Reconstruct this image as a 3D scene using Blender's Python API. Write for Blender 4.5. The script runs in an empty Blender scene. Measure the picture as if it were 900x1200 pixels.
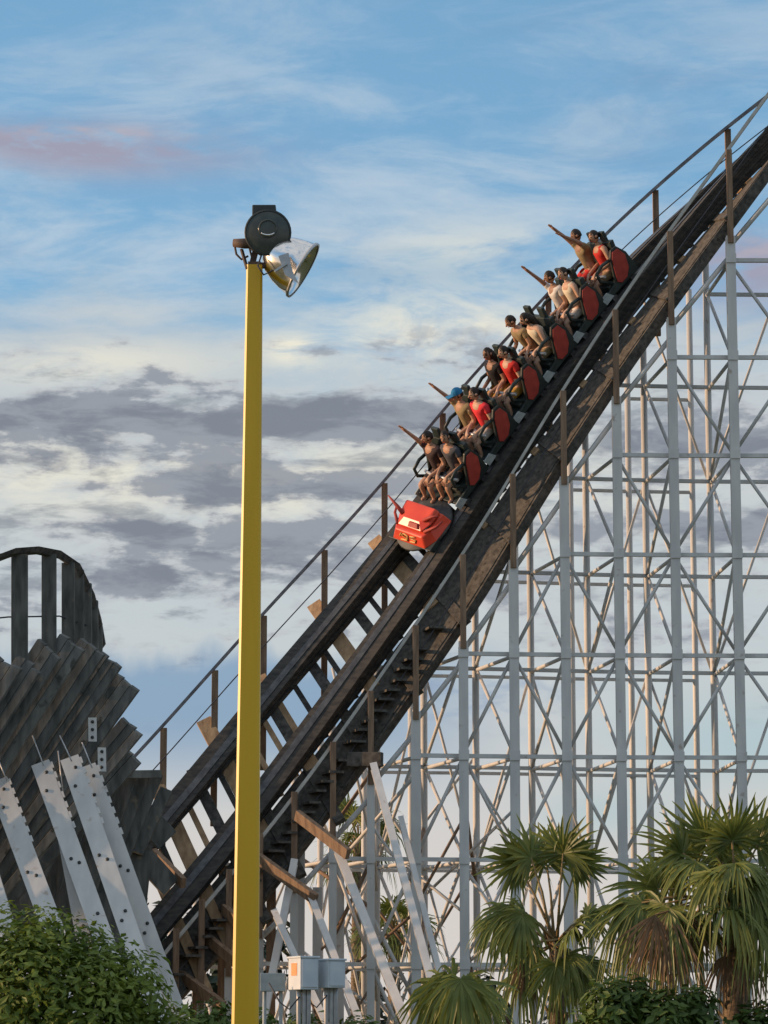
import bpy, bmesh, math, random
from mathutils import Vector, Matrix, noise
R = math.radians
rnd = random.Random(11)
V = Vector
SC = bpy.context.scene
COL = SC.collection

# ------------------------------------------------------------------ camera
F = 3500.0                       # focal length in pixels of the 900 x 1200 photograph
PITCH = math.atan((1240 - 600) / F)
CP, SP = math.cos(PITCH), math.sin(PITCH)
CZ = 1.7
cam = bpy.data.cameras.new('camera'); camo = bpy.data.objects.new('camera', cam); COL.objects.link(camo)
cam.sensor_fit = 'VERTICAL'; cam.sensor_height = 24.0; cam.lens = 24.0 * F / 1200.0
cam.clip_start = 0.5; cam.clip_end = 6000
camo.location = (0, 0, CZ); camo.rotation_euler = (R(90) + PITCH, 0, 0)
SC.camera = camo

def at(px, py, Y):
    """world point at distance Y that a place in the photograph shows"""
    a = (px - 450) / F; b = (600 - py) / F
    dy = CP - b * SP; dz = SP + b * CP
    return V((a / dy * Y, Y, dz / dy * Y + CZ))

def proj(P):
    z = P.z - CZ; d = P.y * CP + z * SP
    return (450 + F * P.x / d, 600 - F * (-P.y * SP + z * CP) / d)

# ------------------------------------------------------------------ materials
def srgb(r, g, b):
    f = lambda c: (c / 255 / 12.92) if c / 255 <= .04045 else ((c / 255 + .055) / 1.055) ** 2.4
    return (f(r), f(g), f(b), 1)

def mat(name, col, col2=None, rough=.7, metal=0.0, scale=3.0, stretch=(1, 1, 1), bump=0.0, coord='Object', spec=.4, speck=None, trans=0.0):
    m = bpy.data.materials.new(name); m.use_nodes = True
    nt = m.node_tree; bs = nt.nodes['Principled BSDF']
    bs.inputs['Roughness'].default_value = rough; bs.inputs['Metallic'].default_value = metal
    bs.inputs['Specular IOR Level'].default_value = spec
    c1 = (*col, 1) if len(col) == 3 else col
    if col2 is None:
        bs.inputs['Base Color'].default_value = c1
        return m
    c2 = (*col2, 1) if len(col2) == 3 else col2
    tc = nt.nodes.new('ShaderNodeTexCoord'); mp = nt.nodes.new('ShaderNodeMapping')
    mp.inputs['Scale'].default_value = stretch
    nz = nt.nodes.new('ShaderNodeTexNoise'); nz.inputs['Scale'].default_value = scale; nz.inputs['Detail'].default_value = 6
    rp = nt.nodes.new('ShaderNodeValToRGB')
    rp.color_ramp.elements[0].position = .32; rp.color_ramp.elements[0].color = c1
    rp.color_ramp.elements[1].position = .68; rp.color_ramp.elements[1].color = c2
    L = nt.links.new
    L(tc.outputs[coord], mp.inputs['Vector']); L(mp.outputs[0], nz.inputs['Vector']); L(nz.outputs['Fac'], rp.inputs[0])
    out = rp.outputs[0]
    if speck:                     # stains / rust blotches of a second kind
        n2 = nt.nodes.new('ShaderNodeTexNoise'); n2.inputs['Scale'].default_value = speck[1]; n2.inputs['Detail'].default_value = 4
        r2 = nt.nodes.new('ShaderNodeValToRGB')
        r2.color_ramp.elements[0].position = speck[2]; r2.color_ramp.elements[0].color = (0, 0, 0, 1)
        r2.color_ramp.elements[1].position = speck[2] + .08; r2.color_ramp.elements[1].color = (1, 1, 1, 1)
        mx = nt.nodes.new('ShaderNodeMix'); mx.data_type = 'RGBA'
        L(tc.outputs[coord], n2.inputs['Vector']); L(n2.outputs['Fac'], r2.inputs[0]); L(r2.outputs[0], mx.inputs[0])
        L(out, mx.inputs[6]); mx.inputs[7].default_value = (*speck[0], 1)
        out = mx.outputs[2]
    L(out, bs.inputs['Base Color'])
    if bump:
        b = nt.nodes.new('ShaderNodeBump'); b.inputs['Strength'].default_value = bump; b.inputs['Distance'].default_value = .02
        L(nz.outputs['Fac'], b.inputs['Height']); L(b.outputs[0], bs.inputs['Normal'])
    if trans:
        tr = nt.nodes.new('ShaderNodeBsdfTranslucent'); L(out, tr.inputs['Color'])
        ms = nt.nodes.new('ShaderNodeMixShader'); ms.inputs[0].default_value = trans
        L(bs.outputs[0], ms.inputs[1]); L(tr.outputs[0], ms.inputs[2])
        L(ms.outputs[0], nt.nodes['Material Output'].inputs['Surface'])
    return m

M = dict(
    white=mat('white_steel', (.53, .525, .51), (.65, .64, .61), .5, scale=2.2, stretch=(2, 2, .5), speck=((.42, .36, .31), 5, .66)),
    galv=mat('grey_metal', (.38, .39, .40), (.55, .55, .55), .4, .3, scale=6),
    stack=mat('dark_track_wood', (.022, .022, .022), (.07, .062, .052), .75, scale=5, stretch=(1, 1, 3), bump=.4),
    rail=mat('running_steel', (.06, .06, .065), (.12, .12, .12), .45, .6, scale=8),
    wood=mat('tan_timber', (.30, .185, .10), (.50, .335, .19), .8, scale=4, stretch=(3, 3, .6), bump=.3),
    post=mat('brown_post_wood', (.15, .095, .06), (.29, .195, .125), .8, scale=4, stretch=(4, 4, .5), bump=.3),
    grey_wood=mat('weathered_grey_wood', (.044, .041, .037), (.125, .114, .098), .85, scale=5, stretch=(2, 2, 2), bump=.4, speck=((.04, .037, .03), 9, .6)),
    turn_wood=mat('weathered_dark_boards', (.062, .065, .060), (.165, .164, .150), .9, scale=3.2, stretch=(2.5, 1, .5), bump=.5, speck=((.19, .165, .125), 3.6, .64)),
    black=mat('black_shell', (.014, .022, .022), (.03, .045, .043), .45, scale=6),
    teal=mat('dark_teal_panel', (.010, .030, .030), (.02, .05, .048), .5, scale=6),
    red=mat('red_paint', (.62, .055, .028), (.74, .085, .04), .32, scale=3),
    dkred=mat('dull_red_padding', (.30, .035, .026), (.42, .055, .04), .6, scale=6),
    gold=mat('gold_emblem', (.62, .36, .10), (.72, .46, .16), .4, scale=9),
    turn_wood2=mat('weathered_grey_boards', (.085, .087, .080), (.215, .212, .192), .9, scale=2.6, stretch=(2.5, 1, .5), bump=.5, speck=((.06, .06, .05), 3.8, .58)),
    palewood=mat('pale_grey_rail', (.36, .35, .32), (.52, .50, .46), .7, scale=5),
    bumper=mat('dark_grey_rubber', (.05, .055, .055), (.09, .095, .095), .6, scale=8),
    rod=mat('dark_grey_rail', (.10, .10, .115), (.22, .21, .22), .5, .2, scale=6),
    plate=mat('grey_step_plate', (.28, .33, .34), (.40, .45, .46), .5, scale=8),
    yellow=mat('yellow_paint', (.66, .385, .010), (.74, .445, .014), .4, scale=1.6, stretch=(3, 3, .3)),
    lampdark=mat('dark_lamp_housing', (.025, .03, .03), (.05, .055, .052), .5, scale=8),
    glass=mat('dark_lamp_glass', (.045, .052, .047), (.085, .095, .082), .22, scale=7),
    chrome=mat('spun_aluminium', (.70, .69, .68), (.85, .84, .82), .16, 1.0, scale=5),
    rust=mat('rusty_bracket', (.06, .045, .04), (.13, .085, .065), .7, scale=12),
    cabinet=mat('pale_cabinet_paint', (.52, .57, .62), (.62, .67, .70), .5, scale=4),
    sticker=mat('orange_sticker', (.75, .28, .10), (.8, .36, .16), .6, scale=9),
    cable=mat('dark_cable', (.04, .04, .05), (.06, .06, .07), .6, scale=4),
    trunk=mat('palm_trunk_bark', (.09, .07, .05), (.26, .19, .12), .9, scale=9, stretch=(1, 1, 3), bump=.6),
    bark=mat('grey_bark', (.09, .08, .07), (.2, .18, .16), .9, scale=8, bump=.5),
    frond=mat('palm_green', (.075, .105, .020), (.25, .275, .062), .45, scale=2.4, trans=.3),
    frond2=mat('palm_yellow_green', (.11, .14, .022), (.22, .24, .05), .45, scale=2.4, trans=.3),
    stalk=mat('palm_stalk_tan', (.17, .13, .05), (.30, .20, .09), .7, scale=5),
    dead=mat('dead_frond_brown', (.16, .095, .05), (.30, .19, .11), .9, scale=3, trans=.2),
    leaf=mat('bush_leaf', (.065, .115, .016), (.24, .30, .045), .5, scale=2.6, trans=.35),
    leafb=mat('hedge_leaf', (.045, .085, .018), (.13, .19, .036), .5, scale=1.6, trans=.3),
    far=mat('distant_foliage', (.014, .024, .014), (.035, .052, .028), .8, scale=.4),
    grass=mat('dry_lawn', (.05, .07, .025), (.10, .10, .05), .95, scale=.6),
    shoe=mat('shoe', (.05, .05, .05), (.3, .3, .3), .6, scale=30),
)
def cloth(name, r, g, b):
    c = srgb(r, g, b)[:3]
    return mat(name, tuple(x * .8 for x in c), c, .85, scale=14)
SKIN = [mat('skin_tan', (.42, .23, .15), (.50, .28, .18), .55, scale=8), mat('skin_light', (.50, .30, .21), (.58, .36, .25), .55, scale=8), mat('skin_brown', (.29, .155, .10), (.36, .20, .13), .55, scale=8)]
HAIR = mat('dark_hair', (.014, .010, .008), (.035, .022, .015), .6, scale=30)

# ------------------------------------------------------------------ object helpers
def tag(o, label=None, cat=None, group=None, kind=None):
    if label: o['label'] = label
    if cat: o['category'] = cat
    if group: o['group'] = group
    if kind: o['kind'] = kind
    return o

def empty(name, loc=(0, 0, 0), label=None, cat=None, group=None):
    o = bpy.data.objects.new(name, None); COL.objects.link(o); o.location = loc; o.empty_display_size = .2
    return tag(o, label, cat, group)

class MB:
    def __init__(s): s.v = []; s.f = []; s.mi = []; s.sm = []
    def add(s, vs, fs, mi=0, smooth=False):
        n = len(s.v); s.v += [V(v) for v in vs]
        for f in fs: s.f.append([i + n for i in f]); s.mi.append(mi); s.sm.append(smooth)
    def frame8(s, q, mi=0):
        s.add(q, [(0, 3, 2, 1), (4, 5, 6, 7), (0, 1, 5, 4), (1, 2, 6, 5), (2, 3, 7, 6), (3, 0, 4, 7)], mi)
    def box(s, c, x, y, z, mi=0):
        """box from centre and three half-axis vectors"""
        c = V(c)
        s.frame8([c - x - y - z, c + x - y - z, c + x + y - z, c - x + y - z, c - x - y + z, c + x - y + z, c + x + y + z, c - x + y + z], mi)
    def abox(s, x0, x1, y0, y1, z0, z1, mi=0):
        s.box(((x0 + x1) / 2, (y0 + y1) / 2, (z0 + z1) / 2), V(((x1 - x0) / 2, 0, 0)), V((0, (y1 - y0) / 2, 0)), V((0, 0, (z1 - z0) / 2)), mi)
    def beam(s, a, b, w, h, up=(0, 0, 1), mi=0):
        a, b, up = V(a), V(b), V(up); d = (b - a).normalized()
        x = d.cross(up)
        if x.length < 1e-4: x = d.cross(V((1, 0, 0)))
        x.normalize(); y = x.cross(d).normalized()
        s.frame8([a - x * w / 2 - y * h / 2, a + x * w / 2 - y * h / 2, a + x * w / 2 + y * h / 2, a - x * w / 2 + y * h / 2,
                  b - x * w / 2 - y * h / 2, b + x * w / 2 - y * h / 2, b + x * w / 2 + y * h / 2, b - x * w / 2 + y * h / 2], mi)
    def hbeam(s, a, b, w, h, up=(0, -1, 0), t=.018, mi=0):
        """an I section: two flanges and a web"""
        a, b, up = V(a), V(b), V(up); d = (b - a).normalized(); x = d.cross(up).normalized(); y = x.cross(d).normalized()
        for k in (-1, 1): s.beam(a + y * k * (h / 2 - t / 2), b + y * k * (h / 2 - t / 2), w, t, y, mi)
        s.beam(a, b, t, h - 2 * t - .002, y, mi)
    def tube(s, pts, rad, n=8, mi=0, smooth=True, caps=True):
        pts = [V(p) for p in pts]; rad = rad if isinstance(rad, (list, tuple)) else [rad] * len(pts)
        base = len(s.v); ref = None
        for i, p in enumerate(pts):
            d = (pts[min(i + 1, len(pts) - 1)] - pts[max(i - 1, 0)]).normalized()
            if ref is None: ref = d.orthogonal().normalized()
            ref = (ref - d * ref.dot(d)).normalized(); bn = d.cross(ref)
            for k in range(n):
                a = 2 * math.pi * k / n; s.v.append(p + (ref * math.cos(a) + bn * math.sin(a)) * rad[i])
        for i in range(len(pts) - 1):
            for k in range(n):
                k2 = (k + 1) % n
                s.f.append([base + i * n + k, base + i * n + k2, base + (i + 1) * n + k2, base + (i + 1) * n + k]); s.mi.append(mi); s.sm.append(smooth)
        if caps:
            s.f.append([base + k for k in range(n)][::-1]); s.mi.append(mi); s.sm.append(False)
            e = base + (len(pts) - 1) * n; s.f.append([e + k for k in range(n)]); s.mi.append(mi); s.sm.append(False)
    def sweep(s, rings, mi=0, closed=True):
        n = len(rings[0]); base = len(s.v)
        for r_ in rings: s.v += [V(p) for p in r_]
        for i in range(len(rings) - 1):
            for k in range(n if closed else n - 1):
                k2 = (k + 1) % n
                s.f.append([base + i * n + k, base + (i + 1) * n + k, base + (i + 1) * n + k2, base + i * n + k2]); s.mi.append(mi); s.sm.append(False)
        if closed:
            s.f.append([base + k for k in range(n)]); s.mi.append(mi); s.sm.append(False)
            e = base + (len(rings) - 1) * n; s.f.append([e + k for k in range(n)][::-1]); s.mi.append(mi); s.sm.append(False)
    def lathe(s, o, ax, prof, n=24, mi=0, smooth=True):
        """prof: list of (distance along ax, radius)"""
        o, ax = V(o), V(ax).normalized(); x = ax.orthogonal().normalized(); y = ax.cross(x); base = len(s.v)
        for d, r_ in prof:
            for k in range(n):
                a = 2 * math.pi * k / n; s.v.append(o + ax * d + (x * math.cos(a) + y * math.sin(a)) * r_)
        for i in range(len(prof) - 1):
            for k in range(n):
                k2 = (k + 1) % n
                s.f.append([base + i * n + k, base + i * n + k2, base + (i + 1) * n + k2, base + (i + 1) * n + k]); s.mi.append(mi); s.sm.append(smooth)
    def prism(s, poly, t, mi=0):
        """planar polygon (list of points) given thickness by vector t"""
        n = len(poly); base = len(s.v); s.v += [V(p) for p in poly] + [V(p) + V(t) for p in poly]
        fs = [list(range(n))[::-1], [n + i for i in range(n)]] + [[i, (i + 1) % n, n + (i + 1) % n, n + i] for i in range(n)]
        for f in fs: s.f.append([base + i for i in f]); s.mi.append(mi); s.sm.append(False)
    def mesh(s, name, mats):
        me = bpy.data.meshes.new(name); me.from_pydata(s.v, [], s.f)
        for m in (mats if isinstance(mats, (list, tuple)) else [mats]): me.materials.append(m)
        me.polygons.foreach_set('material_index', s.mi); me.polygons.foreach_set('use_smooth', s.sm); me.update()
        return me
    def build(s, name, mats, parent=None, bevel=0, local=False, recalc=True):
        """world-space shapes become one mesh object with its origin at its parent's"""
        org = V((0, 0, 0))
        if parent is not None and not local:
            q = parent
            while q is not None: org = org + q.location; q = q.parent
        if parent is None and not local and s.v:
            c = sum(s.v, V()) / len(s.v); org = V((c.x, c.y, min(p.z for p in s.v)))
        if not local: s.v = [p - org for p in s.v]
        me = s.mesh(name, mats)
        if recalc:
            bm = bmesh.new(); bm.from_mesh(me); bmesh.ops.recalc_face_normals(bm, faces=bm.faces); bm.to_mesh(me); bm.free()
        o = bpy.data.objects.new(name, me); COL.objects.link(o)
        if parent is not None: o.parent = parent
        elif not local: o.location = org
        if bevel:
            b = o.modifiers.new('bevel', 'BEVEL'); b.width = bevel; b.segments = 2; b.limit_method = 'ANGLE'
        return o

# ------------------------------------------------------------------ the track's line in space
KC = [110 + (960 - 110) * i / 7 for i in range(8)]; CY = [1115.9, 978.1, 830.1, 679.8, 517.8, 370.1, 240.8, 125.0]
KB = [110 + (960 - 110) * i / 5 for i in range(6)]; BK = [R(x) for x in (64.7, 56.3, 41.2, 27.6, 15.3, -2.4)]
KA = [110 + (960 - 110) * i / 3 for i in range(4)]; AA = [R(x) for x in (63.6, 72.6, 81.8, 90.0)]
def spl(xs, ys, x):
    n = len(xs); m = [(ys[min(i + 1, n - 1)] - ys[max(i - 1, 0)]) / (xs[min(i + 1, n - 1)] - xs[max(i - 1, 0)]) for i in range(n)]
    if x <= xs[0]: return ys[0] + m[0] * (x - xs[0])
    if x >= xs[-1]: return ys[-1] + m[-1] * (x - xs[-1])
    i = 0
    while x > xs[i + 1]: i += 1
    h = xs[i + 1] - xs[i]; t = (x - xs[i]) / h
    return (2*t**3 - 3*t**2 + 1) * ys[i] + (t**3 - 2*t**2 + t) * h * m[i] + (3*t**2 - 2*t**3) * ys[i + 1] + (t**3 - t**2) * h * m[i + 1]
STEP = 5.0; PX0, PX1 = 70.0, 1080.0
NP = int((PX1 - PX0) / STEP) + 1
PXS = [PX0 + STEP * i for i in range(NP)]
i960 = int((960 - PX0) / STEP); YS = [0] * NP; YS[i960] = 57.0
for i in range(i960, 0, -1): YS[i - 1] = YS[i] - YS[i] / F * STEP / math.tan(spl(KA, AA, PXS[i]))
for i in range(i960, NP - 1): YS[i + 1] = YS[i] + YS[i] / F * STEP / math.tan(min(spl(KA, AA, PXS[i]), R(89.9)))
CPT = [at(PXS[i], spl(KC, CY, PXS[i]) if PXS[i] > 0 else 0, YS[i]) for i in range(NP)]
FR = []
for i in range(NP):
    T = (CPT[min(i + 1, NP - 1)] - CPT[max(i - 1, 0)]).normalized()
    Rr = T.cross(V((0, 0, 1))).normalized(); N0 = Rr.cross(T); b = spl(KB, BK, PXS[i]); b = max(-.05, min(b, R(66)))
    U = Rr * math.cos(b) - N0 * math.sin(b); N = N0 * math.cos(b) + Rr * math.sin(b)
    FR.append((CPT[i], T, U, N, b))
def fr(px):
    x = (px - PX0) / STEP; i = max(0, min(NP - 2, int(x))); t = x - i
    A, B = FR[i], FR[i + 1]
    return tuple(A[k].lerp(B[k], t) if k < 4 else A[k] * (1 - t) + B[k] * t for k in range(5))
def pt(px, u, v):
    C, T, U, N, b = fr(px); return C + U * u + N * v
def lat(px):
    """direction of ledgers and ties: they lean a little out of square, down the slope, where the track is banked"""
    C, T, U, N, b = fr(px); return U - T * .45 * max(0, b) / R(50)
def lpt(px, u, v):
    C, T, U, N, b = fr(px); return C + lat(px) * u + N * v
def px_for(x, u, v=0):
    lo, hi = PX0, PX1
    for _ in range(40):
        mid = (lo + hi) / 2
        if proj(lpt(mid, u, v))[0] < x: lo = mid
        else: hi = mid
    return lo
Z = V((0, 0, 1))
U_N, U_F, H_N, H_F = 1.778, 1.003, 1.212, 1.315

# ------------------------------------------------------------------ coaster track
track = empty('coaster_track', V((0, 55.5, 0)), 'dark timber coaster track with handrails diving steeply beneath the red train', 'coaster track')
span = [PX0 + 6 * i for i in range(int((1060 - PX0) / 6))]
for side in (1, -1):
    b = MB()
    for k in range(8):            # eight stacked layers, each a little in or out
        o = .018 * ((k * 37) % 3 - 1); v0, v1 = -.06 + k * .052, -.06 + (k + 1) * .052 - .003
        w = .185 + (.03 if k > 5 else 0)
        b.sweep([[pt(p, side * .6 - w + o, v0), pt(p, side * .6 + w + o, v0), pt(p, side * .6 + w + o, v1), pt(p, side * .6 - w + o, v1)] for p in span])
    st = b.build('track_beam', M['stack'], track)
    b = MB()
    b.sweep([[pt(p, side * .55 - .06, .356), pt(p, side * .55 + .06, .356), pt(p, side * .55 + .06, .370), pt(p, side * .55 - .06, .370)] for p in span])
    b.build('running_rail', M['rail'], st)
# ledgers, each under both beams and out to the posts
FARX = [70, 130, 190, 250, 307, 378, 448, 516, 578, 640, 702, 766, 851, 925]
NEARX = [206, 236, 268, 304, 344, 389, 433, 485, 540, 598, 657, 718, 782, 851, 925, 1000]
def lvec(p): return lat(p).normalized()
led_n, led_f = [], []
for x in FARX:
    p = px_for(x, -U_F); led_f.append(p)
    b = MB(); e = -1.42 if x < 560 else -1.1
    b.beam(lpt(p, e, -.10), lpt(p, .95, -.10), .29 if x < 560 else .16, .10, fr(p)[3])
    b.build('ledger', M['wood'], track, .006)
for i, x in enumerate(NEARX):
    p = px_for(x, U_N); led_n.append(p)
    b = MB(); e = 1.86 if x > 440 else 2.05
    b.beam(lpt(p, -.95, -.116), lpt(p, e, -.116), .20, .14, fr(p)[3])
    b.build('ledger', M['grey_wood'] if x > 300 else M['wood'], track, .006)
# ties between: three thin dark ones per bay
p = PX0 + 8
while p < 1050:
    if min(abs(p - q) for q in led_n + led_f) > 7:
        b = MB(); b.beam(lpt(p, -.78, -.045), lpt(p, .78, -.045), .10, .085, fr(p)[3])
        b.build('tie', M['wood'] if p < 330 and int(p) % 2 else M['stack'], track)
    p += 17.5
# long wooden braces under the lower, banked part of the track
for (x0, y0, x1, y1) in ((348, 955, 408, 1001), (303, 1006, 370, 1054),  (243, 1100, 292, 1140), (208, 1140, 262, 1180), (180, 1000, 215, 1035), (262, 1065, 300, 1100)):
    b = MB(); Yd = 53.6; b.beam(at(x0, y0, Yd + .5), at(x1, y1, Yd - .4), .10, .20, (0, -.3, 1)); b.build('ledger_end', M['post'], track, .006)
b = MB(); b.beam(at(408, 890, 54.6), at(448, 890, 54.4), .14, .26, (0, 0, 1)); b.build('ledger_end', M['grey_wood'], track, .01)
# near walkway: a boarded deck with cleats for steps
b = MB()
b.sweep([[lpt(p, .80, -.13), lpt(p, 1.67, -.13), lpt(p, 1.67, -.085), lpt(p, .80, -.085)] for p in span])
p = PX0 + 10; k = 0
while p < 1055:
    C, T, U, N, bk = fr(p)
    hd = V((T.x, T.y, 0)).normalized(); rr = hd.cross(Z)
    c = lpt(p, 1.33 + .02 * math.sin(k * 2.1), -.03)
    if (k * 7) % 11 and p < 470: b.box(c, hd * (.12 + .03 * math.sin(k * 1.7)), rr * .33, Z * .022)
    p += 8.6; k += 1
b.build('walkway', M['grey_wood'], track)
for u, v, h, w in ((1.70, -.10, .22, .05), (.98, -.14, .20, .05)):
    b = MB(); b.sweep([[lpt(p, u - w / 2, v - h), lpt(p, u + w / 2, v - h), lpt(p, u + w / 2, v), lpt(p, u - w / 2, v)] for p in span]); b.build('stringer', M['grey_wood'], track)
# handrails
b = MB(); b.sweep([[pt(p, U_N, 0) + Z * H_N + a for a in (V((0, -.07, -.05)), V((0, .07, -.05)), V((0, .07, .05)), V((0, -.07, .05)))] for p in span]); hr_n = b.build('handrail', M['palewood'], track)
b = MB(); b.sweep([[pt(p, -U_F, 0) + Z * H_F + a for a in (V((0, -.06, -.035)), V((0, .06, -.035)), V((0, .06, .035)), V((0, -.06, .035)))] for p in span]); b.build('handrail', M['rod'], track)
for u, h in ((-U_F, H_F * .52), (U_N, H_N * .5)):
    b = MB(); b.tube([pt(p, u, 0) + Z * h for p in span], .012, 5); b.build('safety_cable', M['cable'], track)
def hit_rail(px, u, h, base):
    """height of the handrail straight above a post's foot"""
    best = min((abs((pt(q, u, 0) + Z * h).x - base.x), q) for q in [px + d * .5 for d in range(-60, 61)])[1]
    return (pt(best, u, 0) + Z * h).z
near_foot, far_foot = [], []
for p in led_n:
    e = lpt(p, U_N, -.1); z = hit_rail(p, U_N, H_N, e) - .03
    b = MB(); b.beam(e + Z * -.55 + V((0, -.07, 0)), V((e.x, e.y - .07, z)), .11, .10, (0, 1, 0)); b.build('handrail_post', M['post'], track, .005)
    near_foot.append(e + Z * -.5)
for p in led_f:
    e = lpt(p, -U_F, -.1); z = hit_rail(p, -U_F, H_F, e) - .03
    b = MB(); b.beam(e + Z * -1.6 + V((0, .09, 0)), V((e.x, e.y + .09, z)), .12, .10, (0, 1, 0)); b.build('handrail_post', M['post'], track, .005)
    far_foot.append(e + Z * -1.2)

# ------------------------------------------------------------------ white steel frame under the track
frame = empty('steel_support_frame', V((2, 55, 0)), 'tall lattice of white steel columns, girts and cross braces carrying the coaster track', 'steel frame')
GZ = [1.47 + 1.905 * k for k in range(11)]
near_c, far_c = [], []
for i, p in enumerate(led_n):
    e = near_foot[i]; q = lpt(p, -1.05, -.2)
    near_c.append(V((e.x, e.y, e.z + .1)))
    # the rear legs stand straight behind, under the far ledger end
    far_c.append(V((q.x + (e.x - q.x) * .45, max(q.y, e.y + 2.3), q.z - .35 - abs(q.x - e.x) * .55)))
for i, c in enumerate(near_c):
    w = .175 if NEARX[i] > 440 else .14
    b = MB(); b.hbeam(V((c.x, c.y, -.1)), c, w, .15, (0, -1, 0), .02)
    for z in GZ:
        if z < c.z - .2: b.abox(c.x - w / 2 - .010, c.x + w / 2 + .010, c.y - .098, c.y - .080, z - .09, z + .09)
    b.build('column', M['white'], frame)
    g = far_c[i]
    b = MB(); b.tube([V((g.x, g.y, -.1)), V((g.x, g.y, g.z))], .068, 10); b.build('column', M['white'], frame)
    if i in (6, 7, 8, 9, 10, 11, 12, 13):
        b = MB(); b.tube([V((g.x - .24, g.y + 1.2, -.1)), V((g.x - .24, g.y + 1.0, g.z - .5))], .062, 10); b.build('column', M['white'], frame)
def girts(cols, dy, w, tag_, ext):
    for z in GZ:
        run = [c for c in cols if c.z > z - .1]
        if len(run) < 2: continue
        b = MB()
        for A, B in zip(run, run[1:]):
            b.beam(V((A.x, A.y + dy, z)), V((B.x, B.y + dy, z)), w, w, (0, 0, 1))
        b.build(tag_, M['white'], frame)
girts(near_c, .11, .075, 'girt', 0)
girts(far_c, -.09, .07, 'girt', 0)
girts([V((g.x - .24, g.y + 1.15, g.z - .5)) for i, g in enumerate(far_c) if 6 <= i <= 13], -.08, .06, 'girt', 0)
def strut(A, B, w, name='cross_brace', m='white'):
    b = MB(); b.tube([A, B], w * .5, 7); b.build(name, M[m], frame)
pr = random.Random(5)
for i in range(len(near_c)):
    A, G = near_c[i], far_c[i]
    top = min(A.z, G.z)
    for k, z in enumerate(GZ):            # across the bent
        if z < top - .2: strut(V((A.x, A.y + .12, z - .03)), V((G.x, G.y - .08, z - .03)), .075, 'lateral_strut')
        if z + 1.9 < top + .4 and k % 2 == i % 2:
            strut(V((A.x + .01, A.y + .14, z)), V((G.x + .01, G.y - .09, z + 1.905)), .07)
        elif z + 1.9 < top + .4:
            strut(V((A.x - .01, A.y + .14, z + 1.905)), V((G.x - .01, G.y - .09, z)), .07)
for i in range(3, len(near_c) - 1):
    A, B = near_c[i], near_c[i + 1]
    # diagonal chord joining the column tops
    strut(V((A.x, A.y + .2, A.z - .15)), V((B.x, B.y + .2, B.z - .35)), .10, 'chord_brace')
    top = min(A.z, B.z)
    k = (i * 2) % 3
    while k < len(GZ) - 1:
        z = GZ[k]
        if z + 1.95 < top + .25:
            if (k + i) % 2: strut(V((A.x, A.y + .19, z + .05)), V((B.x, B.y + .19, z + 1.905)), .07, 'diagonal_brace')
            else: strut(V((A.x, A.y + .22, z + 1.905)), V((B.x, B.y + .22, z + .05)), .07, 'diagonal_brace')
        k += 1
    A, B = far_c[i], far_c[i + 1]; top = min(A.z, B.z)
    for k in range(0, len(GZ) - 2, 2):
        z = GZ[k]
        if z + 3.9 < top + 1:
            if i % 2 == 0: strut(V((A.x, A.y + .10, z + 3.81)), V((B.x, B.y + .10, z)), .06, 'diagonal_brace')
            else: strut(V((A.x, A.y + .10, z)), V((B.x, B.y + .10, z + 3.81)), .06, 'diagonal_brace')
cr_ = random.Random(77)
# closer bracing at the low end: every member runs from one leg to another
for i in range(1, 9):
    for j, (P, Q) in enumerate(((near_c[i], near_c[i + 1]), (far_c[i], near_c[i + 1]), (near_c[i], far_c[i + 1]), (far_c[i], far_c[i + 1]))):
        top = min(P.z, Q.z) - .1; z = .4 + .35 * j
        while z + 1.2 < top and z < 6.2:
            h_ = cr_.uniform(1.0, 1.7); h_ = min(h_, top - z); o_ = .26 + .07 * j if j == 0 else .05 * j
            za, zb = (z, z + h_) if (i + j) % 2 else (z + h_, z)
            strut(V((P.x, P.y + o_, za)), V((Q.x, Q.y + o_, zb)), cr_.choice((.05, .06, .075)), 'diagonal_brace' if j in (0, 3) else 'cross_brace', cr_.choice(('white', 'white', 'white', 'post')))
            z += h_ + cr_.uniform(.3, .9)
for (x, y0) in ((232, 1085), (262, 1015), (318, 1035), (352, 985), (372, 1040), (398, 1010)):
    b = MB(); q = at(x, y0, 55.0); b.beam(V((q.x, q.y, -.1)), q, .17, .15, (0, 1, 0)); b.build('column', M['post'] if x < 330 else M['white'], frame)
# slanting raker legs in front
for (x0, y0, x1, y1, Yt, Yb, w) in ((438, 898, 503, 1140, 54.3, 51.0, .13), (395, 995, 488, 1230, 53.9, 50.2, .15), (362, 1045, 446, 1260, 53.5, 50.2, .12), (322, 1070, 410, 1260, 53.2, 50.4, .11), (470, 960, 530, 1200, 54.6, 52.0, .10), (345, 1010, 300, 1240, 54.2, 52.0, .13)):
    a, c = at(x0, y0, Yt), at(x1, y1, Yb); d = (c - a) / (a.z - c.z); c = a + d * a.z
    b = MB(); b.hbeam(a, c, w, .2, (0, -1, .2), .02); b.build('raker_leg', M['white'], frame)

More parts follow.
